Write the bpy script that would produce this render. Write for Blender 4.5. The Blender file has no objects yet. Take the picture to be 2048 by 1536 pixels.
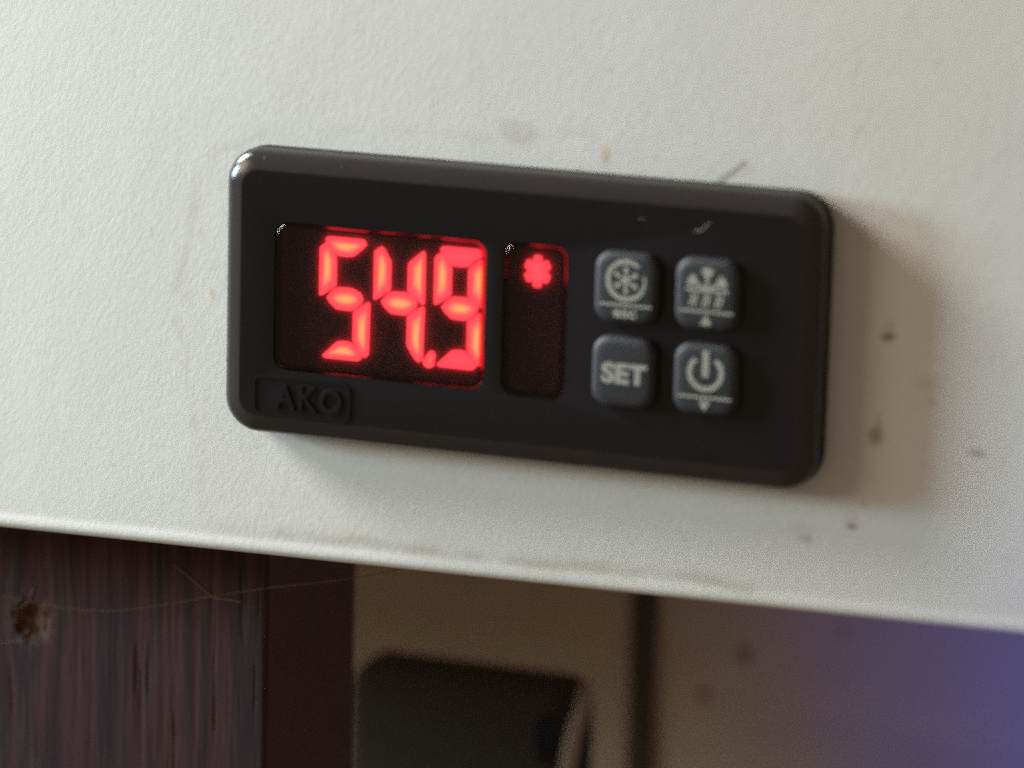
import bpy, bmesh, math, random
import numpy as np
from mathutils import Vector, Matrix

MM = 0.001
random.seed(7)
rng = np.random.default_rng(11)
sc = bpy.context.scene

# ------------------------------------------------------------------ camera
# scene frame (mm): x right, y up, z out of the panel towards the room; origin = controller centre on the panel
YAW, PITCH, ROLL, DIST, TX, TY, FPX = 0.3519, 0.2121, 0.0270, 504.28, -1.7219, -9.0872, 8023.8
_r = np.array([math.cos(YAW), 0, -math.sin(YAW)])
_u = np.array([-math.sin(YAW)*math.sin(PITCH), math.cos(PITCH), -math.cos(YAW)*math.sin(PITCH)])
_b = np.cross(_r, _u)
_c, _s = math.cos(ROLL), math.sin(ROLL)
RT, UP, BK = _c*_r+_s*_u, -_s*_r+_c*_u, _b
EYE = RT*TX + UP*TY + BK*DIST

def wv(p):                       # panel frame in mm -> world metres (panel upright, its face towards -Y)
    return Vector((p[0]*MM, -p[2]*MM, p[1]*MM))

def at(px, py, z):               # point of the plane z = const that the photograph shows at a pixel
    d = RT*(px-1024)/FPX + UP*(768-py)/FPX - BK
    t = (z-EYE[2])/d[2]
    return EYE + d*t

cam_d = bpy.data.cameras.new('camera')
cam = bpy.data.objects.new('camera', cam_d)
sc.collection.objects.link(cam)
X, Y, Z = (wv(v)/MM for v in (RT, UP, BK))
cam.matrix_world = Matrix(((X.x, Y.x, Z.x, 0), (X.y, Y.y, Z.y, 0), (X.z, Y.z, Z.z, 0), (0, 0, 0, 1)))
cam.location = wv(EYE)
cam_d.sensor_width = 36
cam_d.lens = FPX/2048*36
cam_d.clip_start, cam_d.clip_end = 0.02, 20
cam_d.dof.use_dof = True
cam_d.dof.focus_distance = 0.527
cam_d.dof.aperture_fstop = cam_d.lens/12
sc.camera = cam

# ------------------------------------------------------------------ light
world = bpy.data.worlds.new('World')
sc.world = world
world.use_nodes = True
bg = world.node_tree.nodes['Background']
bg.inputs['Color'].default_value = (1.0, 0.77, 0.53, 1)      # warm bounce of the room
bg.inputs['Strength'].default_value = 0.18

def area(name, pos, target, size, power, col, size_y=None):
    l = bpy.data.lights.new(name, 'AREA')
    l.energy, l.color, l.size = power, col, size
    if size_y:
        l.shape = 'RECTANGLE'; l.size_y = size_y
    o = bpy.data.objects.new(name, l)
    sc.collection.objects.link(o)
    o.location = wv(pos)
    o.rotation_euler = (wv(target)-wv(pos)).to_track_quat('-Z', 'Y').to_euler()
    return o

def unit(*v):
    v = np.array(v, float); return v/np.linalg.norm(v)
area('window_light', unit(-15.8, 2.2, 4.2)*600, (0, 0, 0), 0.085, 3.5, (0.56, 0.83, 1.0), 0.11)      # cool daylight from the left
area('ceiling_light', unit(-1, .60, .15)*600, (0, 0, 0), 0.18, 7.2, (1.0, 1.0, 0.96))              # grazing light from the upper left
area('room_light', unit(-6.8, 2.2, 4.2)*1200, (0, 0, 0), 0.36, 3.6, (1.0, 0.86, 0.62))             # warm soft light of the room
def spot(name, pos, target, power, col, deg, blend):
    l = bpy.data.lights.new(name, 'SPOT')
    l.energy, l.color = power, col
    l.spot_size, l.spot_blend, l.shadow_soft_size = math.radians(deg), blend, 0.03
    o = bpy.data.objects.new(name, l); sc.collection.objects.link(o)
    o.location = wv(pos)
    o.rotation_euler = (wv(target)-wv(pos)).to_track_quat('-Z', 'Y').to_euler()
# bluish light that comes in from the lower right
spot('blue_wall_light', (120, -260, 20), at(2350, 1450, -160), 1.8, (0.04, 0.13, 1.0), 27, .85)
spot('blue_panel_light', (120, -300, 150), (116, -90, 0), 5.0, (0.08, 0.20, 1.0), 23, 1.0)

sc.view_settings.view_transform = 'Standard'
sc.view_settings.look = 'None'
sc.view_settings.exposure = 0
sc.view_settings.gamma = 1
sc.render.engine = 'CYCLES'
sc.cycles.use_denoising = False
sc.cycles.max_bounces = 10
sc.cycles.transmission_bounces = 8
sc.cycles.caustics_refractive = False
sc.cycles.sample_clamp_indirect = 0.8

# ------------------------------------------------------------------ helpers
class NT:
    def __init__(s, name):
        s.m = bpy.data.materials.new(name); s.m.use_nodes = True
        s.t = s.m.node_tree; s.p = s.t.nodes['Principled BSDF']; s.out = s.t.nodes['Material Output']
    def n(s, kind, **kw):
        nd = s.t.nodes.new(kind)
        for k, v in kw.items(): setattr(nd, k, v)
        return nd
    def l(s, a, b): s.t.links.new(a, b)
    def math(s, op, a, b=None, clamp=False):
        nd = s.n('ShaderNodeMath', operation=op, use_clamp=clamp)
        for i, v in enumerate((a, b)):
            if v is None: continue
            if isinstance(v, (int, float)): nd.inputs[i].default_value = v
            else: s.l(v, nd.inputs[i])
        return nd.outputs[0]
    def noise(s, scale, detail=4, rough=.55, vec=None, dist=0):
        nd = s.n('ShaderNodeTexNoise'); nd.inputs['Scale'].default_value = scale
        nd.inputs['Detail'].default_value = detail; nd.inputs['Roughness'].default_value = rough
        nd.inputs['Distortion'].default_value = dist
        if vec is not None: s.l(vec, nd.inputs['Vector'])
        return nd.outputs['Fac']
    def coords(s, rot=(0, 0, 0), scale=(1, 1, 1)):
        tc = s.n('ShaderNodeTexCoord'); mp = s.n('ShaderNodeMapping')
        s.l(tc.outputs['Object'], mp.inputs['Vector'])
        mp.inputs['Rotation'].default_value = rot; mp.inputs['Scale'].default_value = scale
        return mp.outputs[0]
    def ramp(s, fac, stops):
        nd = s.n('ShaderNodeValToRGB'); e = nd.color_ramp.elements
        while len(e) < len(stops): e.new(0.5)
        for el, (p, c) in zip(e, stops): el.position = p; el.color = (*c, 1) if len(c) == 3 else c
        s.l(fac, nd.inputs[0]); return nd.outputs[0]
    def mix(s, fac, a, b):
        nd = s.n('ShaderNodeMix', data_type='RGBA')
        for sock, v in ((nd.inputs[0], fac), (nd.inputs[6], a), (nd.inputs[7], b)):
            if isinstance(v, (int, float)): sock.default_value = v
            elif isinstance(v, tuple): sock.default_value = (*v, 1)
            else: s.l(v, sock)
        return nd.outputs[2]
    def bump(s, h, dist, strength=1.0):
        nd = s.n('ShaderNodeBump'); nd.inputs['Distance'].default_value = dist
        nd.inputs['Strength'].default_value = strength
        s.l(h, nd.inputs['Height']); s.l(nd.outputs[0], s.p.inputs['Normal'])
    def base(s, v):
        if isinstance(v, tuple): s.p.inputs['Base Color'].default_value = (*v, 1)
        else: s.l(v, s.p.inputs['Base Color'])
    def set(s, **kw):
        for k, v in kw.items():
            i = s.p.inputs[k.replace('_', ' ')]
            if isinstance(v, (int, float)): i.default_value = v
            elif isinstance(v, tuple): i.default_value = v
            else: s.l(v, i)
        return s

def mesh_obj(name, verts, faces, mat, parent=None, smooth=None, auto=None):
    me = bpy.data.meshes.new(name)
    me.from_pydata([wv(v) for v in verts], [], faces)
    me.update()
    return obj_from(name, me, mat, parent, smooth)

def obj_from(name, me, mat, parent=None, smooth=None):
    if mat and not me.materials: me.materials.append(mat)
    if smooth is not None:
        bm = bmesh.new(); bm.from_mesh(me)
        bmesh.ops.recalc_face_normals(bm, faces=bm.faces)
        ang = math.radians(smooth)
        for f in bm.faces: f.smooth = True
        for e in bm.edges:
            e.smooth = len(e.link_faces) == 2 and e.calc_face_angle(0) < ang
        bm.to_mesh(me); bm.free()
    o = bpy.data.objects.new(name, me)
    sc.collection.objects.link(o)
    if parent: o.parent = parent
    return o

def tag(o, label=None, cat=None, group=None, kind=None):
    if label: o['label'] = label
    if cat: o['category'] = cat
    if group: o['group'] = group
    if kind: o['kind'] = kind
    return o

def rr(cx, cy, w, h, r, n=8):                 # rounded rectangle, counter-clockwise
    pts = []
    for (sx, sy, a0) in ((1, 1, 0), (-1, 1, 90), (-1, -1, 180), (1, -1, 270)):
        ox, oy = cx+sx*(w/2-r), cy+sy*(h/2-r)
        for k in range(n+1):
            a = math.radians(a0+90*k/n)
            pts.append((ox+r*math.cos(a), oy+r*math.sin(a)))
    return pts

def loft(rings, cap_end=True, cap_start=False):
    V, F = [], []
    n = len(rings[0])
    for rg in rings: V += rg
    for i in range(len(rings)-1):
        for k in range(n):
            a, b = i*n+k, i*n+(k+1) % n
            F.append((a, b, b+n, a+n))
    if cap_end: F.append(tuple(range((len(rings)-1)*n, len(rings)*n)))
    if cap_start: F.append(tuple(reversed(range(n))))
    return V, F

def ring(cx, cy, w, h, r, z, n=8): return [(x, y, z) for x, y in rr(cx, cy, w, h, r, n)]

def prism(poly, z0, z1):                       # closed prism of a simple polygon
    n = len(poly)
    V = [(x, y, z0) for x, y in poly]+[(x, y, z1) for x, y in poly]
    F = [tuple(range(n, 2*n)), tuple(reversed(range(n)))]
    F += [(i, (i+1) % n, n+(i+1) % n, n+i) for i in range(n)]
    return V, F

def merge(parts):
    V, F = [], []
    for v, f in parts:
        o = len(V); V += list(v); F += [tuple(i+o for i in q) for q in f]
    return V, F

def stroke(pts, w, z0, z1, closed=False, w1=None):   # flat printed line of width w (tapering to w1)
    n = len(pts); L, Rr = [], []
    for i, p in enumerate(pts):
        a = pts[i-1] if i > 0 else (pts[-1] if closed else p)
        b = pts[i+1] if i < n-1 else (pts[0] if closed else p)
        d = Vector((b[0]-a[0], b[1]-a[1])).normalized()
        ww = w if w1 is None else w+(w1-w)*i/(n-1)
        L.append((p[0]-d.y*ww/2, p[1]+d.x*ww/2)); Rr.append((p[0]+d.y*ww/2, p[1]-d.x*ww/2))
    V, F = [], []
    for z in (z0, z1):
        V += [(x, y, z) for x, y in L]+[(x, y, z) for x, y in Rr]
    m = n if closed else n-1
    for i in range(m):
        j = (i+1) % n
        F.append((2*n+i, 3*n+i, 3*n+j, 2*n+j))
        F.append((i, j, 2*n+j, 2*n+i)); F.append((n+j, n+i, 3*n+i, 3*n+j))
    if not closed:
        F.append((n, 0, 2*n, 3*n)); F.append((n-1, 2*n-1, 4*n-1, 3*n-1))
    return V, F

def arc(cx, cy, r, a0, a1, n=28):
    return [(cx+r*math.cos(math.radians(a0+(a1-a0)*k/n)), cy+r*math.sin(math.radians(a0+(a1-a0)*k/n))) for k in range(n+1)]

def text_mesh(body, cx, cy, width, height, z0, z1, bold=0.0, bevel=0.0, spacing=1.0):
    cu = bpy.data.curves.new('lettering', 'FONT')
    cu.body = body; cu.size = 1; cu.offset = bold; cu.resolution_u = 6
    cu.extrude = 0.5; cu.space_character = spacing
    if bevel: cu.bevel_depth = bevel; cu.bevel_resolution = 2
    tmp = bpy.data.objects.new('lettering', cu); sc.collection.objects.link(tmp)
    dg = bpy.context.evaluated_depsgraph_get()
    me = bpy.data.meshes.new_from_object(tmp.evaluated_get(dg))
    bpy.data.objects.remove(tmp); bpy.data.curves.remove(cu)
    co = np.empty(len(me.vertices)*3); me.vertices.foreach_get('co', co); co = co.reshape(-1, 3)
    lo, hi = co.min(0), co.max(0)
    q = (co-lo)/(hi-lo)
    P = np.stack([cx+(q[:, 0]-.5)*width, cy+(q[:, 1]-.5)*height, z0+q[:, 2]*(z1-z0)], 1)
    F = [tuple(p.vertices) for p in me.polygons]
    bpy.data.meshes.remove(me)
    return [tuple(p) for p in P], F

def vnoise(x, y, seed):                        # value noise on numpy grids
    g = np.random.default_rng(seed).random((256, 256))
    xi, yi = np.floor(x).astype(int), np.floor(y).astype(int)
    fx, fy = x-xi, y-yi
    fx, fy = fx*fx*(3-2*fx), fy*fy*(3-2*fy)
    a = g[yi % 256, xi % 256]; b = g[yi % 256, (xi+1) % 256]
    c = g[(yi+1) % 256, xi % 256]; d = g[(yi+1) % 256, (xi+1) % 256]
    return (a*(1-fx)+b*fx)*(1-fy)+(c*(1-fx)+d*fx)*fy

def fbm(x, y, seed, oct=4):
    s, a, t = 0, 1, 0
    for k in range(oct):
        s = s+a*vnoise(x*2**k, y*2**k, seed+k); t += a; a *= .5
    return s/t

def seg_dist(x, y, a, b):
    ax, ay, bx, by = a[0], a[1], b[0], b[1]
    dx, dy = bx-ax, by-ay
    t = np.clip(((x-ax)*dx+(y-ay)*dy)/(dx*dx+dy*dy), 0, 1)
    return np.hypot(x-ax-t*dx, y-ay-t*dy)

def sstep(e0, e1, v):
    t = np.clip((v-e0)/(e1-e0), 0, 1); return t*t*(3-2*t)

def set_color_attr(me, name, rgba):
    at_ = me.color_attributes.new(name, 'FLOAT_COLOR', 'POINT')
    at_.data.foreach_set('color', np.ascontiguousarray(rgba, dtype=np.float32).ravel())

# ------------------------------------------------------------------ materials
def mat_panel():
    t = NT('white_laminate')
    at_ = t.n('ShaderNodeVertexColor', layer_name='stain')
    v = t.coords(rot=(0, math.radians(58), 0))
    m2 = t.n('ShaderNodeMapping'); m2.inputs['Scale'].default_value = (0.68, 1, 1.15); t.l(v, m2.inputs['Vector']); v = m2.outputs[0]
    n1 = t.noise(1500, 3, .55, v, .4)
    n2 = t.noise(500, 3, .5, v)
    big = t.noise(22, 3)
    col = t.mix(big, (0.765, 0.765, 0.735), (0.80, 0.80, 0.775))
    fine = t.ramp(n1, [(.35, (.94, .94, .935)), (.65, (1.03, 1.03, 1.025))])
    mul = t.n('ShaderNodeMix', data_type='RGBA', blend_type='MULTIPLY'); mul.inputs[0].default_value = .6
    t.l(col, mul.inputs[6]); t.l(fine, mul.inputs[7])
    t.base(t.mix(at_.outputs['Alpha'], mul.outputs[2], at_.outputs['Color']))
    t.set(Roughness=.55, Specular_IOR_Level=.3)
    h = t.math('ADD', n1, t.math('MULTIPLY', n2, .8))
    t.bump(h, 0.000045, .5)
    return t.m

def mat_plain(name, col, rough, bump=None, spec=.5, var=0.0, scale=300):
    t = NT(name)
    if var:
        f = t.noise(scale, 4)
        t.base(t.mix(f, tuple(c*(1-var) for c in col), tuple(c*(1+var) for c in col)))
    else:
        t.base(col)
    t.set(Roughness=rough, Specular_IOR_Level=spec)
    if bump: t.bump(t.noise(bump[0], 3), bump[1], bump[2])
    return t.m

def mat_black_plastic(name='black_plastic', base=(0.0095, 0.0088, 0.0115), dusty=.012, r0=.07, r1=.20):
    t = NT(name)
    sm = t.noise(70, 4, .6)
    dust = t.ramp(t.noise(900, 2, .5), [(.66, (0, 0, 0)), (.78, (1, 1, 1))])
    geo = t.n('ShaderNodeNewGeometry'); sx = t.n('ShaderNodeSeparateXYZ')
    t.l(geo.outputs['Normal'], sx.inputs[0])
    upf = t.math('MULTIPLY', t.math('MAXIMUM', sx.outputs['Z'], 0), t.ramp(t.noise(160, 5, .6), [(.3, (.25,)*3), (.75, (1,)*3)]))
    d = t.math('ADD', t.math('MULTIPLY', upf, dusty), t.math('ADD', t.math('MULTIPLY', dust, .016), t.math('MULTIPLY', t.ramp(t.noise(95, 5, .65), [(.52, (0,)*3), (.80, (1,)*3)]), .012)), True)
    t.base(t.mix(d, base, (0.55, 0.5, 0.45)))
    t.set(Roughness=t.math('ADD', r0, t.math('MULTIPLY', sm, r1)), Specular_IOR_Level=.45)
    t.bump(t.noise(2600, 2), 0.00002, .25)
    return t.m

def mat_emit():
    t = NT('lit_led')
    a = t.n('ShaderNodeVertexColor', layer_name='glow')
    sep = t.n('ShaderNodeSeparateColor'); t.l(a.outputs['Color'], sep.inputs[0])
    col = t.ramp(sep.outputs[0], [(0, (1.0, .050, .072)), (.35, (1.0, .080, .084)), (1, (1.0, .40, .12))])
    t.base((0.05, 0.01, 0.01))
    t.set(Emission_Color=col, Emission_Strength=2.3, Roughness=.6)
    return t.m

def mat_lens():
    t = NT('smoked_lens')
    t.base((0.95, 0.74, 0.78)); t.set(Roughness=.0, IOR=1.45, Transmission_Weight=1.0)
    hz = t.n('ShaderNodeBsdfRefraction'); hz.inputs['Color'].default_value = (0.95, 0.36, 0.52, 1)
    hz.inputs['Roughness'].default_value = .58; hz.inputs['IOR'].default_value = 1.45
    mx = t.n('ShaderNodeMixShader'); mx.inputs[0].default_value = .17          # slightly hazy plastic
    t.l(t.p.outputs[0], mx.inputs[1]); t.l(hz.outputs[0], mx.inputs[2]); t.l(mx.outputs[0], t.out.inputs['Surface'])
    return t.m

M_PANEL = mat_panel()
M_BLACK = mat_black_plastic()
M_BEZEL = mat_black_plastic('dark_bezel_plastic', (0.032, 0.028, 0.029), .020, .04, .09)
M_SIDE = mat_plain('matt_side_plastic', (0.026, 0.0235, 0.024), .6, (1800, .00003, .4), .12, .2, 250)
M_EMIT = mat_emit()
M_LENS = mat_lens()
_e = NT('smoked_lens_rim'); _e.base((.18, .012, .022)); _e.set(Roughness=.08, IOR=1.45, Transmission_Weight=1.0)
M_EDGE = _e.m
M_BACK = mat_plain('display_backing', (0.024, 0.005, 0.008), .5)
M_UNLIT = mat_plain('unlit_segment', (0.030, 0.007, 0.010), .5)
M_RUBBER = mat_plain('grey_rubber', (0.031, 0.032, 0.039), .55, (1500, .00003, .4), .4, .15, 200)
M_PRINT = mat_plain('button_print', (0.42, 0.43, 0.385), .6, None, .3, .18, 900)
M_FLECK = mat_plain('pale_fleck', (0.22, 0.23, 0.22), .7)

# ------------------------------------------------------------------ the white panel
PE = -35.2                                     # height of the panel's lower edge
THICK = 18.0
TILT = .0169                                     # the board hangs about a degree off the controller
def build_panel():
    x = np.concatenate([[-900, -130], np.arange(-84, 84.01, .36), [130, 900]])
    y = np.concatenate([[420, 120], np.arange(66, PE+2.6, -.36)])
    prof = []                                   # slight roll along the lower edge, then the rounded arris
    for yy in np.linspace(PE+2.4, PE+1.0, 6):
        prof.append((yy, .14*float(sstep(PE+2.4, PE+1.2, yy))))
    for k in range(1, 8):
        a = math.radians(90*k/7)
        prof.append((PE+1.0-1.0*math.sin(a), .14-1.0*(1-math.cos(a))))
    prof.append((PE, -THICK))
    ys = np.concatenate([y, [p[0] for p in prof]]); zs = np.concatenate([np.zeros(len(y)), [p[1] for p in prof]])
    Xg, Yg = np.meshgrid(x, ys); Yg = Yg+TILT*np.clip(Xg, -90, 90); Zg = np.repeat(zs[:, None], len(x), 1)
    Zg = Zg+np.where(Zg > -1, (fbm(Xg/9+50, Yg/9+50, 3, 3)-.5)*.05, 0)
    nx, ny = len(x), len(ys)
    # keep the surface behind the controller flat so that it seats well
    V = np.stack([Xg, -Zg, Yg], -1).reshape(-1, 3)*MM
    idx = np.arange(nx*ny).reshape(ny, nx)
    F = np.stack([idx[:-1, :-1], idx[1:, :-1], idx[1:, 1:], idx[:-1, 1:]], -1).reshape(-1, 4)
    n0 = nx*ny                                  # back, top and sides close the board
    ext = np.array([[-900, THICK, 420], [900, THICK, 420], [-900, THICK, PE-1.5], [900, THICK, PE+1.5]])*MM
    Vl = np.concatenate([V, ext])
    tl, tr, bl, br = n0, n0+1, n0+2, n0+3
    extra = [(tl, tr, br, bl), tuple([tl]+[int(i) for i in idx[0, :]]+[tr]),
             tuple([bl]+[int(i) for i in idx[::-1, 0]]+[tl]), tuple([tr]+[int(i) for i in idx[:, -1]]+[br]),
             tuple([bl, br]+[int(i) for i in idx[-1, ::-1]])]
    me = bpy.data.meshes.new('mounting_panel')
    me.from_pydata([tuple(v) for v in Vl], [], [tuple(int(i) for i in f) for f in F]+extra)
    me.update()
    # ---- stains with shapes of their own
    px, py = Xg.ravel(), Yg.ravel()
    wob = lambda s, sc_, amp: (fbm(px/sc_+30, py/sc_+30, s, 3)-.5)*amp
    col = np.zeros((len(px), 3)); al = np.zeros(len(px))
    def lay(mask, c):
        nonlocal col, al
        mask = np.clip(mask, 0, 1)
        na = al+mask*(1-al)
        with np.errstate(invalid='ignore', divide='ignore'):
            k = np.where(na > 1e-5, mask/np.maximum(na, 1e-5), 0)[:, None]
        col = col*(1-k)+np.array(c)*k; al = na
    def spot(ix, iy, w, h, rot, alpha, c, soft=.6, seed=0):
        p = at(ix, iy, 0)
        dx, dy = px-p[0]+wob(60+seed, 1.2, .5), py-p[1]+wob(90+seed, 1.2, .5)
        a = math.radians(rot); u = dx*math.cos(a)+dy*math.sin(a); v = -dx*math.sin(a)+dy*math.cos(a)
        d = np.hypot(u/(w/2/15), v/(h/2/15))
        lay(alpha*(1-sstep(1-soft, 1+soft*.5, d)), c)
    def line(pts, width, alpha, c, seed, brk=.5):
        P = [at(a, b, 0) for a, b in pts]
        d = np.full(len(px), 1e9)
        k_ = .15 if seed == 300 else 1
        qx, qy = px+wob(seed, 5, 1.6)*k_, py+wob(seed+9, 5, 1.6)*k_
        for a, b in zip(P[:-1], P[1:]): d = np.minimum(d, seg_dist(qx, qy, a, b))
        m = np.exp(-(d/(width/2/15))**2)
        lay(alpha*m*sstep(brk-.28, brk+.18, fbm(px/3.2+9, py/3.2+9, seed+20, 4)), c)
    TAN, BRN, DRK, ORG = (.46, .40, .32), (.26, .15, .08), (.14, .075, .045), (.62, .36, .14)
    line([(545, 262), (440, 296), (392, 380), (376, 480), (352, 590), (368, 720), (384, 800), (392, 900), (402, 1015)], 20, .20, TAN, 200, .42)
    line([(560, 1066), (720, 1078), (860, 1106), (1000, 1120), (1300, 1147), (1500, 1178)], 22, .42, TAN, 230, .40)
    line([(430, 1062), (800, 1098), (1250, 1150)], 40, .12, TAN, 236, .40)
    line([(560, 268), (780, 262), (960, 276), (1180, 268)], 22, .15, TAN, 260, .46)
    spot(1036, 264, 84, 52, -8, .26, (.42, .38, .33), .35, 1)
    spot(1036, 256, 60, 30, -8, .14, (.75, .74, .70), .4, 2)
    spot(1212, 309, 20, 40, 10, .50, ORG, .8, 3)
    spot(1160, 338, 30, 14, 0, .14, ORG, .8, 4); spot(1285, 345, 40, 14, -5, .14, ORG, .8, 5)
    line([(1438, 364), (1468, 344), (1490, 326)], 9, .75, (.17, .12, .09), 300, .1)
    spot(1500, 340, 30, 20, 30, .16, ORG, .8, 6)
    spot(1776, 675, 34, 17, 8, .8, DRK, .7, 7); spot(1780, 655, 22, 40, 0, .22, BRN, .8, 8)
    spot(1752, 872, 34, 38, 0, .62, BRN, .8, 9); spot(1758, 845, 18, 40, 0, .28, BRN, .8, 10)
    spot(1866, 806, 18, 16, 0, .55, (.5, .22, .13), .8, 11); spot(1856, 768, 56, 40, 0, .24, ORG, .8, 12)
    spot(1956, 907, 38, 13, 2, .60, BRN, .8, 13); spot(1942, 872, 14, 14, 0, .2, BRN, .8, 14)
    spot(1704, 1053, 26, 13, 0, .75, (.22, .10, .09), .8, 15); spot(1704, 1040, 44, 26, 0, .15, BRN, .8, 16)
    spot(1612, 1080, 30, 13, 0, .45, BRN, .8, 17); spot(1605, 1060, 50, 40, 0, .10, BRN, .8, 18)
    spot(425, 588, 13, 22, 5, .40, ORG, .8, 19); spot(370, 592, 16, 16, 0, .22, TAN, .8, 20); spot(404, 464, 14, 22, 0, .20, ORG, .8, 21)
    spot(1720, 258, 24, 16, 0, .30, TAN, .8, 22); spot(60, 186, 12, 9, 0, .3, TAN, .8, 23); spot(1728, 1010, 16, 12, 0, .3, BRN, .8, 24)
    lay(.05*sstep(.60, .80, fbm(px/14+80, py/14+80, 400, 4)), (.60, .57, .50))
    lay(.25*sstep(.86, .92, fbm(px/1.3+5, py/1.3+5, 500, 2)), (.62, .58, .52))
    rgba = np.zeros((len(Vl), 4), np.float32); rgba[:len(px), :3] = col; rgba[:len(px), 3] = al
    set_color_attr(me, 'stain', rgba)
    for p in me.polygons: p.use_smooth = len(p.vertices) == 4
    o = obj_from('mounting_panel', me, M_PANEL)
    tag(o, 'off-white textured laminate panel with rust specks that carries the black controller', 'panel')
build_panel()

# ------------------------------------------------------------------ wall, wooden post, strip, box behind and below the panel
WALL = -160.0
def build_wall():
    t = NT('beige_wall_paint')
    v = t.coords()
    n = t.noise(14, 5, .6, v)
    col = t.mix(n, (.60, .475, .36), (.66, .52, .395))
    for ix, iy, r in ((1490, 1310, 1.9), (1410, 1390, 1.7), (1690, 1262, .9)):
        p = at(ix, iy, WALL); q = wv(p)
        vd = t.n('ShaderNodeVectorMath', operation='DISTANCE')
        t.l(v, vd.inputs[0]); vd.inputs[1].default_value = q
        f = t.math('SUBTRACT', 1.0, t.math('DIVIDE', vd.outputs['Value'], r*MM), True)
        col = t.mix(t.math('MULTIPLY', f, 1.1, True), col, (.19, .09, .05))
    t.base(col); t.set(Roughness=.8, Specular_IOR_Level=.2)
    t.bump(t.noise(900, 4, .6, v), .0003, .4)
    V = [(-900, -500, WALL), (900, -500, WALL), (900, 420, WALL), (-900, 420, WALL),
         (-900, -500, WALL-60), (900, -500, WALL-60), (900, 420, WALL-60), (-900, 420, WALL-60)]
    F = [(0, 1, 2, 3), (5, 4, 7, 6), (0, 4, 5, 1), (3, 2, 6, 7), (1, 5, 6, 2), (0, 3, 7, 4)]
    tag(mesh_obj('wall', V, F, t.m), kind='structure')
build_wall()

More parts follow.
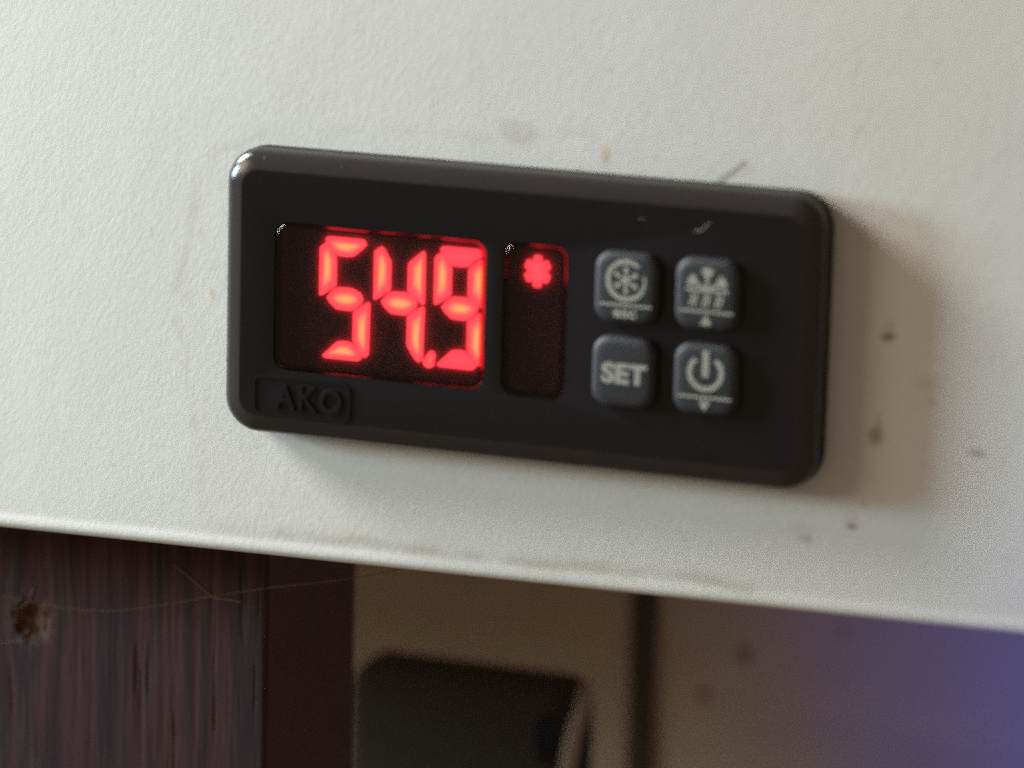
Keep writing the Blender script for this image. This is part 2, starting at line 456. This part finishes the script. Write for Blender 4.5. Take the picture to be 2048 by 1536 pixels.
def build_post():
    z0 = -THICK-.05
    xr = at(534, 1300, z0)[0]; xl = xr-78; dep = 31.0
    kn = at(62, 1242, z0)
    x = np.concatenate([[xl], np.arange(xr-46, xr-.8, .2), xr-.8+.8*np.sin(np.radians([0, 30, 60, 90]))])
    zprof = np.concatenate([np.zeros(len(x)-3), -.8*(1-np.cos(np.radians([30, 60, 90])))])
    y = np.concatenate([[110, 0], np.arange(PE+8, -78, -.3), [-120, -330]])
    Xg, Yg = np.meshgrid(x, y)
    dk = np.hypot((Xg-kn[0])/2.7, (Yg-kn[1])/3.0)+(fbm(Xg/1.1+60, Yg/1.1+60, 91, 3)-.5)*.7
    warp = 1.6*np.exp(-dk**2/5)*np.sign(Xg-kn[0]+.01)
    gx = Xg-warp
    g1 = fbm(gx/1.4+40, Yg/30+40, 21, 5); g2 = fbm(gx/.55+80, Yg/16+80, 31, 3); g3 = fbm(gx/2.4+20, Yg/14+20, 41, 4)
    crack = sstep(.70, .90, fbm(gx/.5+10, Yg/15+10, 51, 4))*.7
    rough = fbm(Xg/.7, Yg/.7, 61, 3)
    H = (g1-.5)*.22+(g2-.5)*.10-crack*.3
    kin = 1-sstep(.35, 1.25, dk+(rough-.5)*.5)
    H = H-kin*1.1*(.6+.8*rough)+.3*np.exp(-((dk-1.15)/.3)**2)
    Zg = z0+zprof[None, :]+np.where(zprof[None, :] < -.01, 0, np.minimum(H, .0)*1.0-.02)
    red = np.array([.076, .032, .036]); dark = np.array([.042, .022, .026]); grey = np.array([.058, .041, .041])
    c = red+(dark-red)*sstep(.40, .62, g1)[..., None]
    c = c+(grey-c)*(sstep(.50, .72, g3)*sstep(.42, .62, g2)*.85)[..., None]
    c = c*(.55+.55*g2+.45*fbm(gx/.22+7, Yg/5+7, 81, 3))[..., None]
    c = c+(np.array([.014, .009, .009])-c)*(crack*.85)[..., None]
    kc = np.array([.10, .048, .022])*(.2+1.5*fbm(Xg/.5+3, Yg/.5+3, 71, 3))[..., None]
    c = c+(kc-c)*kin[..., None]
    rim = np.exp(-((dk-1.2)/.32)**2)*sstep(.45, .65, rough)
    c = c+(np.array([.13, .085, .065])-c)*(rim*.4)[..., None]
    nx, ny = len(x), len(y)
    V = np.stack([Xg, -Zg, Yg], -1).reshape(-1, 3)*MM
    idx = np.arange(nx*ny).reshape(ny, nx)
    F = [tuple(int(i) for i in f) for f in np.stack([idx[:-1, :-1], idx[1:, :-1], idx[1:, 1:], idx[:-1, 1:]], -1).reshape(-1, 4)]
    n0 = nx*ny; zb = -(z0-dep)
    ext = np.array([[xl, zb, 110], [xr, zb, 110], [xl, zb, -330], [xr, zb, -330]])*MM
    il = lambda a: [int(i) for i in a]
    F += [(n0, n0+1, n0+3, n0+2), tuple([n0]+il(idx[0])+[n0+1]), tuple([n0+1]+il(idx[:, -1])+[n0+3]),
          tuple([n0+2]+il(idx[::-1, 0])+[n0]), tuple([n0+2, n0+3]+il(idx[-1, ::-1]))]
    me = bpy.data.meshes.new('wooden_post')
    me.from_pydata([tuple(v) for v in np.concatenate([V, ext])], [], F); me.update()
    rgba = np.ones((len(me.vertices), 4), np.float32); rgba[:n0, :3] = c.reshape(-1, 3)
    rgba[n0:, :3] = (.10, .056, .052); rgba[:n0].reshape(ny, nx, 4)[:, -1, :3] = (.10, .056, .052)
    set_color_attr(me, 'wood', rgba)
    t = NT('weathered_red_brown_wood')
    a = t.n('ShaderNodeVertexColor', layer_name='wood')
    v = t.coords(scale=(1, 1, .05))
    f = t.ramp(t.noise(2600, 3, .6, v), [(.3, (.85,)*3), (.7, (1.12,)*3)])
    mul = t.n('ShaderNodeMix', data_type='RGBA', blend_type='MULTIPLY'); mul.inputs[0].default_value = 1
    t.l(a.outputs['Color'], mul.inputs[6]); t.l(f, mul.inputs[7])
    t.base(mul.outputs[2]); t.set(Roughness=.75, Specular_IOR_Level=.25)
    t.bump(t.noise(2200, 3, .6, v), .0002, .5)
    for p in me.polygons: p.use_smooth = len(p.vertices) == 4
    o = obj_from('wooden_post', me, t.m)
    tag(o, 'weathered red-brown wooden post with a knot behind the white panel', 'post')
    return z0, xr
POST_Z, POST_XR = build_post()

def tube(pts, r, n=8, r1=None):
    V, F = [], []
    for i, p in enumerate(pts):
        a = Vector(pts[max(i-1, 0)]); b = Vector(pts[min(i+1, len(pts)-1)]); d = (b-a).normalized()
        u = d.cross(Vector((0.13, 0.21, 1))).normalized(); w = d.cross(u)
        rr_ = r if r1 is None else r+(r1-r)*i/(len(pts)-1)
        for k in range(n):
            t = 2*math.pi*k/n
            V.append(tuple(Vector(p)+u*math.cos(t)*rr_+w*math.sin(t)*rr_))
    for i in range(len(pts)-1):
        for k in range(n):
            a, b = i*n+k, i*n+(k+1) % n
            F.append((a, b, b+n, a+n))
    F.append(tuple(reversed(range(n)))); F.append(tuple(range(len(V)-n, len(V))))
    return V, F

def spline(pts, sub=10):
    P = [Vector(p) for p in pts]; out = []
    for i in range(len(P)-1):
        p0, p1, p2, p3 = P[max(i-1, 0)], P[i], P[i+1], P[min(i+2, len(P)-1)]
        for k in range(sub):
            t = k/sub
            out.append(.5*((2*p1)+(p2-p0)*t+(2*p0-5*p1+4*p2-p3)*t*t+(3*p1-p0-3*p2+p3)*t**3))
    out.append(P[-1]); return out

def build_strip():
    a = at(1262, 1360, WALL); b = at(1313, 1360, WALL)
    xc = (a[0]+b[0])/2; w = b[0]-a[0]
    prof = [(-w/2, 0), (-w/2, 1.2), (-w/2+.6, 2.0), (w/2-.6, 2.0), (w/2, 1.2), (w/2, 0)]
    V = [(xc+px, 200, WALL-.3+pz) for px, pz in prof]+[(xc+px, -330, WALL-.3+pz) for px, pz in prof]
    n = len(prof)
    F = [(i, (i+1) % n, n+(i+1) % n, n+i) for i in range(n)]+[tuple(range(n)), tuple(reversed(range(n, 2*n)))]
    m = mat_plain('dark_brown_trim', (.075, .052, .044), .6, (600, .0002, .3), .3, .3, 120)
    o = mesh_obj('trim_strip', V, F, m, None, 25)
    tag(o, 'narrow dark brown vertical strip on the beige wall', 'trim')
build_strip()

def build_box():
    z1 = -104.0
    tl = at(690, 1330, z1); tr = at(1150, 1376, z1)
    w = tr[0]-tl[0]; top = (tl[1]+tr[1])/2; h = 120; cx, cy = (tl[0]+tr[0])/2, top-h/2
    root = bpy.data.objects.new('plastic_box', None); sc.collection.objects.link(root)
    root.location = wv((cx, cy-h/2, z1-12)); bpy.context.view_layer.update()
    inv = root.matrix_world.inverted()
    m = mat_plain('dark_brown_plastic', (.075, .060, .048), .9, (700, .0002, .3), .15, .25, 60)
    mb = mat_plain('black_recess', (.004, .004, .004), .6)
    rg = []
    prof = ((2.0, -12), (.6, -11), (0, -9), (0, -4), (.5, -2), (1.6, -.6), (3.4, 0))
    R0 = 4.6
    for ins, dz in prof:
        rg.append(ring(cx, cy, w-2*ins, h-2*ins, max(R0-ins, 1.2), z1+dz, 8))
    V, F = loft(rg, True, True)
    o = mesh_obj('case', V, F, m, None, 40); o.parent = root; o.matrix_parent_inverse = inv
    s = at(1092, 1462, z1)
    V, F = loft([ring(s[0], s[1]-1.2, 3.0, 8.4, 1.4, z1-.4, 6), ring(s[0], s[1]-1.2, 3.0, 8.4, 1.4, z1+.25, 6), ring(s[0], s[1]-1.2, 2.8, 7.8, 1.3, z1+.4, 6)], True, True)
    o = mesh_obj('slot', V, F, mb, None, 30); o.parent = root; o.matrix_parent_inverse = inv
    tag(root, 'dark brown plastic box with rounded corners and black slot below the white panel', 'box')
    # cords that run down along its right-hand side
    def cord(pix, z, r, mat, label):
        pts = [tuple(at(a, b, z+dz)) for a, b, dz in pix]
        V, F = tube(spline(pts, 10), r, 10)
        tag(mesh_obj('cord', V, F, mat, None, 60), label, 'cord')
    mbeige = mat_plain('beige_cord_jacket', (.50, .385, .28), .6, None, .3, .08, 200)
    mdark = mat_plain('dark_cord_jacket', (.030, .022, .020), .6, None, .3)
    cord([(1172, 1375, -8), (1166, 1408, -1), (1152, 1450, 2.4), (1140, 1500, 2.6), (1132, 1560, 2.6), (1128, 1700, 2.6)], z1, 1.25, mbeige,
         'beige cord curving down beside the slot of the dark box')
    cord([(1172, 1440, -7), (1168, 1480, -3), (1162, 1530, -.4), (1160, 1700, -.4)], z1, 1.1, mdark,
         'short dark cord to the right of the beige cord')
build_box()

def build_web():
    m = mat_plain('spider_silk', (.22, .15, .105), .5)
    def strand(pix, z, r, label):
        pts = [tuple(at(a, b, z)) for a, b in pix]
        V, F = tube(spline(pts, 8), r, 5)
        tag(mesh_obj('cobweb_strand', V, F, m, None, 80), label, 'cobweb', 'cobweb strands on the post')
    zf = POST_Z+.05
    strand([(-120, 1172), (0, 1192), (90, 1208), (170, 1221), (240, 1221), (320, 1212), (430, 1192), (530, 1177), (640, 1165), (705, 1156), (800, 1139), (850, 1126)], zf, .055,
           'long sagging cobweb strand across the wooden post up to the panel')
    strand([(345, 1128), (372, 1148), (400, 1172), (428, 1194), (455, 1199), (482, 1204)], zf, .10, 'short thick cobweb strand crossing the long strand on the post')
    strand([(-120, 1292), (0, 1286), (40, 1282), (66, 1276)], zf, .06, 'short cobweb strand running into the lower side of the post knot')
    strand([(40, 1216), (58, 1200), (70, 1166)], zf, .05, 'tiny upright cobweb strand above the post knot')
build_web()

# ------------------------------------------------------------------ the controller
WO, HO, RO = 79.5, 37.0, 4.6
ZF = 4.72
ctl = bpy.data.objects.new('temperature_controller', None)
sc.collection.objects.link(ctl)
ctl.location = wv((0, 0, 0))
tag(ctl, 'black rectangular digital temperature controller with red lit 54.9 display and four keys', 'controller')

def winrect(pl, pr, pt, pb):
    x0, x1 = at(*pl, ZF)[0], at(*pr, ZF)[0]
    y1, y0 = at(*pt, ZF)[1], at(*pb, ZF)[1]
    return ((x0+x1)/2, (y0+y1)/2, x1-x0, y1-y0)
W1 = winrect((549, 600), (970, 620), (760, 463), (760, 760))
W2 = winrect((1006, 640), (1131, 640), (1075, 489), (1075, 796))
RW1, RW2 = 1.9, 1.7

def build_housing():
    prof = [(.25, -.3), (.05, .0), (0, .4), (0, 2.6), (.06, 3.05), (.22, 3.46), (.52, 3.84), (.95, 4.14), (1.45, 4.37), (1.95, 4.55), (2.35, 4.67), (2.6, ZF)]
    rg = [ring(0, 0, WO-2*i, HO-2*i, max(RO-i*.9, .6), z, 12) for i, z in prof]
    V, F = loft(rg, False)
    bz = mesh_obj('bezel', V, F, M_BEZEL, ctl, 24)
    bz.data.materials.append(M_SIDE)                      # the side walls are matt moulded plastic
    for p in bz.data.polygons:
        if max(-bz.data.vertices[i].co.y for i in p.vertices) < 2.7*MM: p.material_index = 1
    bm = bmesh.new()
    pl = [rg[-1], ring(0, 0, WO-5.2, HO-5.2, RO-2.34, ZF-.8, 12)]
    va, vb = ([bm.verts.new(wv(v)) for v in q] for q in pl)
    for k in range(len(va)): bm.faces.new((vb[k], vb[(k+1) % len(va)], va[(k+1) % len(va)], va[k]))
    loops = [va]
    for (cx, cy, w, h), r in ((W1, RW1), (W2, RW2)):
        L = None; first = None
        # lip of the opening: rounded edge, then the wall of the well
        lip = [(-.16, 0), (-.07, -.03), (0, -.12), (0, -1.6), (0, -4.55)]
        for ins, dz in lip:
            rgv = [bm.verts.new(wv((x, y, ZF+dz))) for x, y in rr(cx, cy, w-2*ins, h-2*ins, r-ins, 8)]
            if L is None: first = rgv
            else:
                for k in range(len(rgv)):
                    j = (k+1) % len(rgv)
                    bm.faces.new((L[k], L[j], rgv[j], rgv[k]))
            L = rgv
        loops.append(first)
    edges = []
    for lp in loops:
        for k in range(len(lp)):
            a, b = lp[k], lp[(k+1) % len(lp)]
            e = bm.edges.get((a, b)) or bm.edges.new((a, b)); edges.append(e)
    bmesh.ops.triangle_fill(bm, edges=edges, use_beauty=True, use_dissolve=False)
    me = bpy.data.meshes.new('front_plate'); bm.to_mesh(me); bm.free()
    return obj_from('front_plate', me, M_BLACK, ctl, 24)
build_housing()

def lens(name, rect, r, label):
    cx, cy, w, h = rect
    g = .10
    z = ZF
    pr = [(g, z-.6), (g, z-.10), (g+.08, z+.01), (g+.22, z+.06), (g+.5, z+.08)]
    rg = [ring(cx, cy, w-2*i, h-2*i, max(r-i, .4), zz, 8) for i, zz in pr]
    V, F = loft(rg, True, True)
    o = mesh_obj(name, V, F, M_LENS, ctl, 50); o['label'] = label
    o.data.materials.append(M_EDGE)
    for p in o.data.polygons:
        if len(p.vertices) == 4: p.material_index = 1      # the rim of the insert is dark smoked plastic
    return o
ZD = 0.55                                        # level of the LED display, deep in the well
def backing(rect):
    cx, cy, w, h = rect
    V, F = loft([ring(cx, cy, w+.6, h+.6, 2.0, ZD-.9, 6), ring(cx, cy, w+.6, h+.6, 2.0, ZD-.25, 6)], True, True)
    return V, F

def lit_mesh(name, polys, z, mat, parent, inner=.52, hot=1.0, core=None):
    V, F, G = [], [], []
    for poly in polys:
        n = len(poly); cxy = np.mean(poly, 0)
        P = np.array(poly, float)
        # the LED die sits behind the middle of the segment: the core shrinks towards it
        ax = P-cxy
        cov = ax.T@ax; ev, evec = np.linalg.eigh(cov); long = evec[:, 1]
        t = ax@long; s = ax-np.outer(t, long)
        rings = [(1.0, 1.0, 0.0), (.93, .80, .10), (.74, .52, .34*hot), (.48, .28, .70*hot), (.22, .08, 1.0*hot)]
        o = len(V)
        for a, b, g in rings:
            Q = cxy+np.outer(t*a, long)+s*b
            V += [(q[0], q[1], z) for q in Q]; G += [g]*n
        for i in range(len(rings)-1):
            for k in range(n):
                j = (k+1) % n
                F.append((o+i*n+k, o+i*n+j, o+(i+1)*n+j, o+(i+1)*n+k))
        F.append(tuple(o+(len(rings)-1)*n+k for k in range(n)))
        o2 = len(V)                              # underside wall
        V += [(q[0], q[1], z-.2) for q in P]; G += [0.0]*n
        for k in range(n):
            j = (k+1) % n
            F.append((o+j, o+k, o2+k, o2+j))
    o = mesh_obj(name, V, F, mat, parent)
    set_color_attr(o.data, 'glow', np.array([(g, g, g, 1) for g in G]))
    return o

def round_poly(poly, r=.28, n=3):
    out = []; N = len(poly)
    for i in range(N):
        p0, p1, p2 = Vector(poly[i-1]), Vector(poly[i]), Vector(poly[(i+1) % N])
        a, b = (p0-p1), (p2-p1)
        ra, rb = min(r, a.length*.4), min(r, b.length*.4)
        A, B = p1+a.normalized()*ra, p1+b.normalized()*rb
        for k in range(n+1):
            t = k/n
            out.append(tuple(A*(1-t)**2+p1*2*t*(1-t)+B*t*t))
    return out

def digit_segments(x0, y0, w, h, t):
    m = h/2; g = .10
    S = {
     'a': [(.42*t, h), (w-.40*t, h), (w-.22*t, h-.30*t), (w-1.0*t, h-1.0*t), (w*.5, h-1.05*t), (1.0*t, h-1.0*t), (.30*t, h-.22*t)],
     'f': [(0, h-.62*t), (.42*t, h-.30*t), (.62*t, h-.46*t), (1.0*t, h-1.12*t), (1.0*t, m+.66*t), (.18*t, m+.08*t), (0, m+.06*t)],
     'b': [(w-.06*t, h-.38*t), (w, h-.55*t), (w, m+.05*t), (w-.2*t, m+.06*t), (w-1.0*t, m+.66*t), (w-1.0*t, h-1.12*t), (w-.20*t, h-.42*t)],
     'g': [(.42*t, m), (.85*t, m+.48*t), (1.12*t, m+.62*t), (w-1.1*t, m+.64*t), (w-.55*t, m+.40*t), (w-.40*t, m+.08*t), (w-.50*t, m-.18*t), (w-.92*t, m-.56*t), (w-1.15*t, m-.64*t), (1.05*t, m-.62*t), (.66*t, m-.32*t)],
     'e': [(0, m-.10*t), (.2*t, m-.08*t), (.92*t, m-.62*t), (1.0*t, m-1.2*t), (1.0*t, 1.15*t), (.6*t, .46*t), (.42*t, .32*t), (0, .62*t)],
     'c': [(w, m-.05*t), (w-.2*t, m-.06*t), (w-1.0*t, m-.66*t), (w-1.0*t, 1.1*t), (w-.55*t, .42*t), (w-.28*t, .20*t), (w-.04*t, .40*t)],
     'd': [(.20*t, .12*t), (.40*t, 0), (w-.62*t, 0), (w-.40*t, .22*t), (w-1.05*t, 1.0*t), (w*.5, 1.05*t), (1.1*t, 1.0*t)],
    }
    return {k: round_poly([(x0+a, y0+b) for a, b in v]) for k, v in S.items()}

def build_display():
    V, F = backing(W1)
    mesh_obj('display_backing', V, F, M_BACK, ctl, 30)
    V, F = backing(W2)
    mesh_obj('indicator_backing', V, F, M_BACK, ctl, 30)
    lens('display_window', W1, RW1-.02, 'smoked clear window over the lit digits')
    lens('indicator_window', W2, RW2-.02, 'tall narrow smoked window with one lit snowflake')
    lit = {'5': 'afgcd', '4': 'fgbc', '9': 'abfgcd'}
    spec = [('5', (640, 596), (742, 600), (695, 476), (695, 719)), ('4', (748, 607), (850, 612), (800, 484), (800, 728)),
            ('9', (868, 619), (970, 624), (920, 496), (920, 737))]
    for ch, pl, pr, pt, pb in spec:
        x0, x1 = at(*pl, ZD)[0], at(*pr, ZD)[0]
        y1, y0 = at(*pt, ZD)[1], at(*pb, ZD)[1]
        S = digit_segments(x0, y0, x1-x0, y1-y0, 2.34)
        parts = [prism(S[k], ZD-.45, ZD-.12) for k in 'abcdefg']
        V, F = merge(parts)
        dg = mesh_obj('digit', V, F, M_UNLIT, ctl, 30); dg['label'] = 'lit red seven-segment numeral ' + ch
        for k in lit[ch]:
            lit_mesh('segment', [S[k]], ZD, M_EMIT, dg, hot=.22 if (ch, k) in (('9', 'a'), ('9', 'd')) else 1.0)
    c = at(858, 722, ZD); q = .80
    pts = [(c[0]+q*math.cos(a), c[1]+q*math.sin(a)*1.05) for a in np.linspace(math.pi*.95, math.pi*2.1, 14)]
    c2 = at(864, 708, ZD)
    pts += [(c2[0]+.52*math.cos(a), c2[1]+.5*math.sin(a)) for a in np.linspace(0, math.pi*.9, 8)]
    o = lit_mesh('decimal_point', [pts], ZD, M_EMIT, ctl, hot=.45)
    # snowflake indicator
    c = at(1076, 543, ZD)
    poly = []
    for k in range(96):
        a = 2*math.pi*k/96+math.pi/2
        q = (math.degrees(a-math.pi/2) % 60)-30
        rad = 1.92*(1-.36*math.exp(-(q/8.0)**2)-.05*abs(math.sin(9*a)))
        poly.append((c[0]+rad*.95*math.cos(a), c[1]+rad*1.10*math.sin(a)))
    lit_mesh('indicator_light', [poly], ZD, M_EMIT, ctl, hot=.36)['label'] = 'lit red snowflake indicator'
build_display()

# ---- keys
def build_keys():
    ZB = ZF+1.25
    BW, BH = 8.35, 8.95
    def key(px, py):
        c = at(px, py, ZB)
        cx, cy = c[0], c[1]
        prof = [(-.05, ZF-.2), (.0, ZF+.55), (.10, ZF+.85), (.32, ZF+1.08), (.7, ZF+1.21), (1.3, ZF+1.25)]
        rg = [ring(cx, cy, BW-2*i, BH-2*i, max(2.15-i*.7, .6), z, 8) for i, z in prof]
        V, F = loft(rg, True)
        return mesh_obj('button', V, F, M_RUBBER, ctl, 45), cx, cy
    z0, z1 = ZB-.03, ZB+.012
    st = lambda pts, w, k=0, **kw: stroke(pts, w, z0, z1+k*.002, **kw)
    def put(parent, name, parts):
        V, F = merge(parts); return mesh_obj(name, V, F, M_PRINT, parent)
    # fan and snowflake, esc
    b, cx, cy = key(1251.5, 578); b['label'] = 'key printed with a circled snowflake above esc'
    sx, sy = cx, cy+1.05
    parts = [st(arc(sx, sy, 2.35, 48, 90, 10), .42, 0, w1=.60), st(arc(sx, sy, 2.35, 90, 300, 30), .60, 1), st(arc(sx, sy, 2.42, 300, 378, 14), .62, 2, w1=.22)]
    for k in range(6):
        a = math.radians(90+60*k)
        ex, ey = sx+1.45*math.cos(a), sy+1.45*math.sin(a)
        parts.append(st([(sx, sy), (ex, ey)], .36, 3+k))
        poly = [(ex+.36*math.cos(t)-.1*math.cos(a), ey+.36*math.sin(t)-.1*math.sin(a)) for t in np.linspace(0, 2*math.pi, 10, endpoint=False)]
        parts.append(prism(poly, z0, z1+.022+.002*k))
    parts.append(prism([(sx+.42*math.cos(t), sy+.42*math.sin(t)) for t in np.linspace(0, 2*math.pi, 12, endpoint=False)], z0, z1+.036))
    put(b, 'snowflake_symbol', parts)
    put(b, 'line', [st([(cx-3.35, cy-2.05), (cx+3.35, cy-2.05)], .30)])
    put(b, 'lettering', [text_mesh('esc', cx-.05, cy-3.15, 3.0, 1.0, z0, z1, .03)])
    # defrost, up
    b, cx, cy = key(1413.5, 591); b['label'] = 'key printed with a melting snowflake above an up arrow'
    parts = [st([(cx-2.75, cy+.62), (cx+2.75, cy+.62)], .38)]
    for k, a in enumerate((90, 150, 30)):
        a = math.radians(a); L = 2.75 if k == 0 else 2.7
        d = (math.cos(a), math.sin(a)); nrm = (-d[1], d[0])
        parts.append(st([(cx, cy+.62), (cx+d[0]*L, cy+.62+d[1]*L)], .40, 1+k))
        q = [(.40, .12), (.62, .34), (.80, .78), (.94, .70), (1.02, .20)]
        q = [(u, v) for u, v in q]+[(u, -v) for u, v in reversed(q)]
        parts.append(prism([(cx+d[0]*L*u+nrm[0]*v, cy+.62+d[1]*L*u+nrm[1]*v) for u, v in q][::-1], z0, z1+.010+.002*k))
    for k in (-1, 0, 1):
        ox = cx+k*1.62-.05
        for q in range(2):
            pts = [(ox-.28+q*.56+.14*math.sin(t*5.2), cy+.28-1.75*t) for t in np.linspace(0, 1, 10)]
            parts.append(st(pts, .30, 11+q+2*k))
        parts.append(st([(ox-.2, cy-.62), (ox+.32, cy-.62)], .26, 16))
    put(b, 'defrost_symbol', parts)
    put(b, 'line', [st([(cx-3.4, cy-2.05), (cx+3.4, cy-2.05)], .30)])
    put(b, 'arrow', [prism([(cx-.78, cy-3.72), (cx+.78, cy-3.72), (cx, cy-2.40)], z0, z1)])
    # SET
    b, cx, cy = key(1245.5, 747); b['label'] = 'key printed with the word SET'
    put(b, 'lettering', [text_mesh('SET', cx+.15, cy-.05, 5.9, 2.65, z0, z1, .045)])
    # power, down
    b, cx, cy = key(1410, 761); b['label'] = 'key printed with a power symbol above a down arrow'
    sy = cy+.95
    put(b, 'power_symbol', [st(arc(cx, sy, 2.05, 128, 412, 34), .62), st([(cx, sy+2.75), (cx, sy-.55)], .80, 1)])
    put(b, 'line', [st([(cx-3.4, cy-2.15), (cx+3.4, cy-2.15)], .30)])
    put(b, 'arrow', [prism([(cx+.72, cy-2.62), (cx-.72, cy-2.62), (cx-.12, cy-3.75), (cx+.12, cy-3.75)][::-1], z0, z1)])
build_keys()

# ---- embossed maker's mark and small flecks
def build_marks():
    c = at(603, 797, ZF)
    w, h = 13.2, 4.9
    fr = merge([stroke(rr(c[0], c[1], w, h, 1.0, 5), .4, ZF-.1, ZF+.2, True)])
    o = mesh_obj('logo_frame', *fr, M_BLACK, ctl, 40)
    V, F = text_mesh('AKO', c[0]+1.0, c[1], 9.4, 3.3, ZF-.1, ZF+.36, -.02, .05, 1.22)
    mesh_obj('logo_lettering', V, F, M_BLACK, ctl, 30)
    def fleck(pix, r, z=ZF):
        pts = [tuple(at(a, b, z)) for a, b in pix]
        V, F = tube(pts, r, 6, r*.4)
        mesh_obj('fleck', V, F, M_FLECK, ctl, 60)
    fleck([(1390, 463), (1404, 461), (1412, 452), (1420, 446)], .10)
    fleck([(1278, 437), (1290, 439)], .07)
    fleck([(674, 347), (686, 330)], .05, ZF-.35)
    fleck([(526, 324), (531, 314)], .16, ZF-.55)
build_marks()
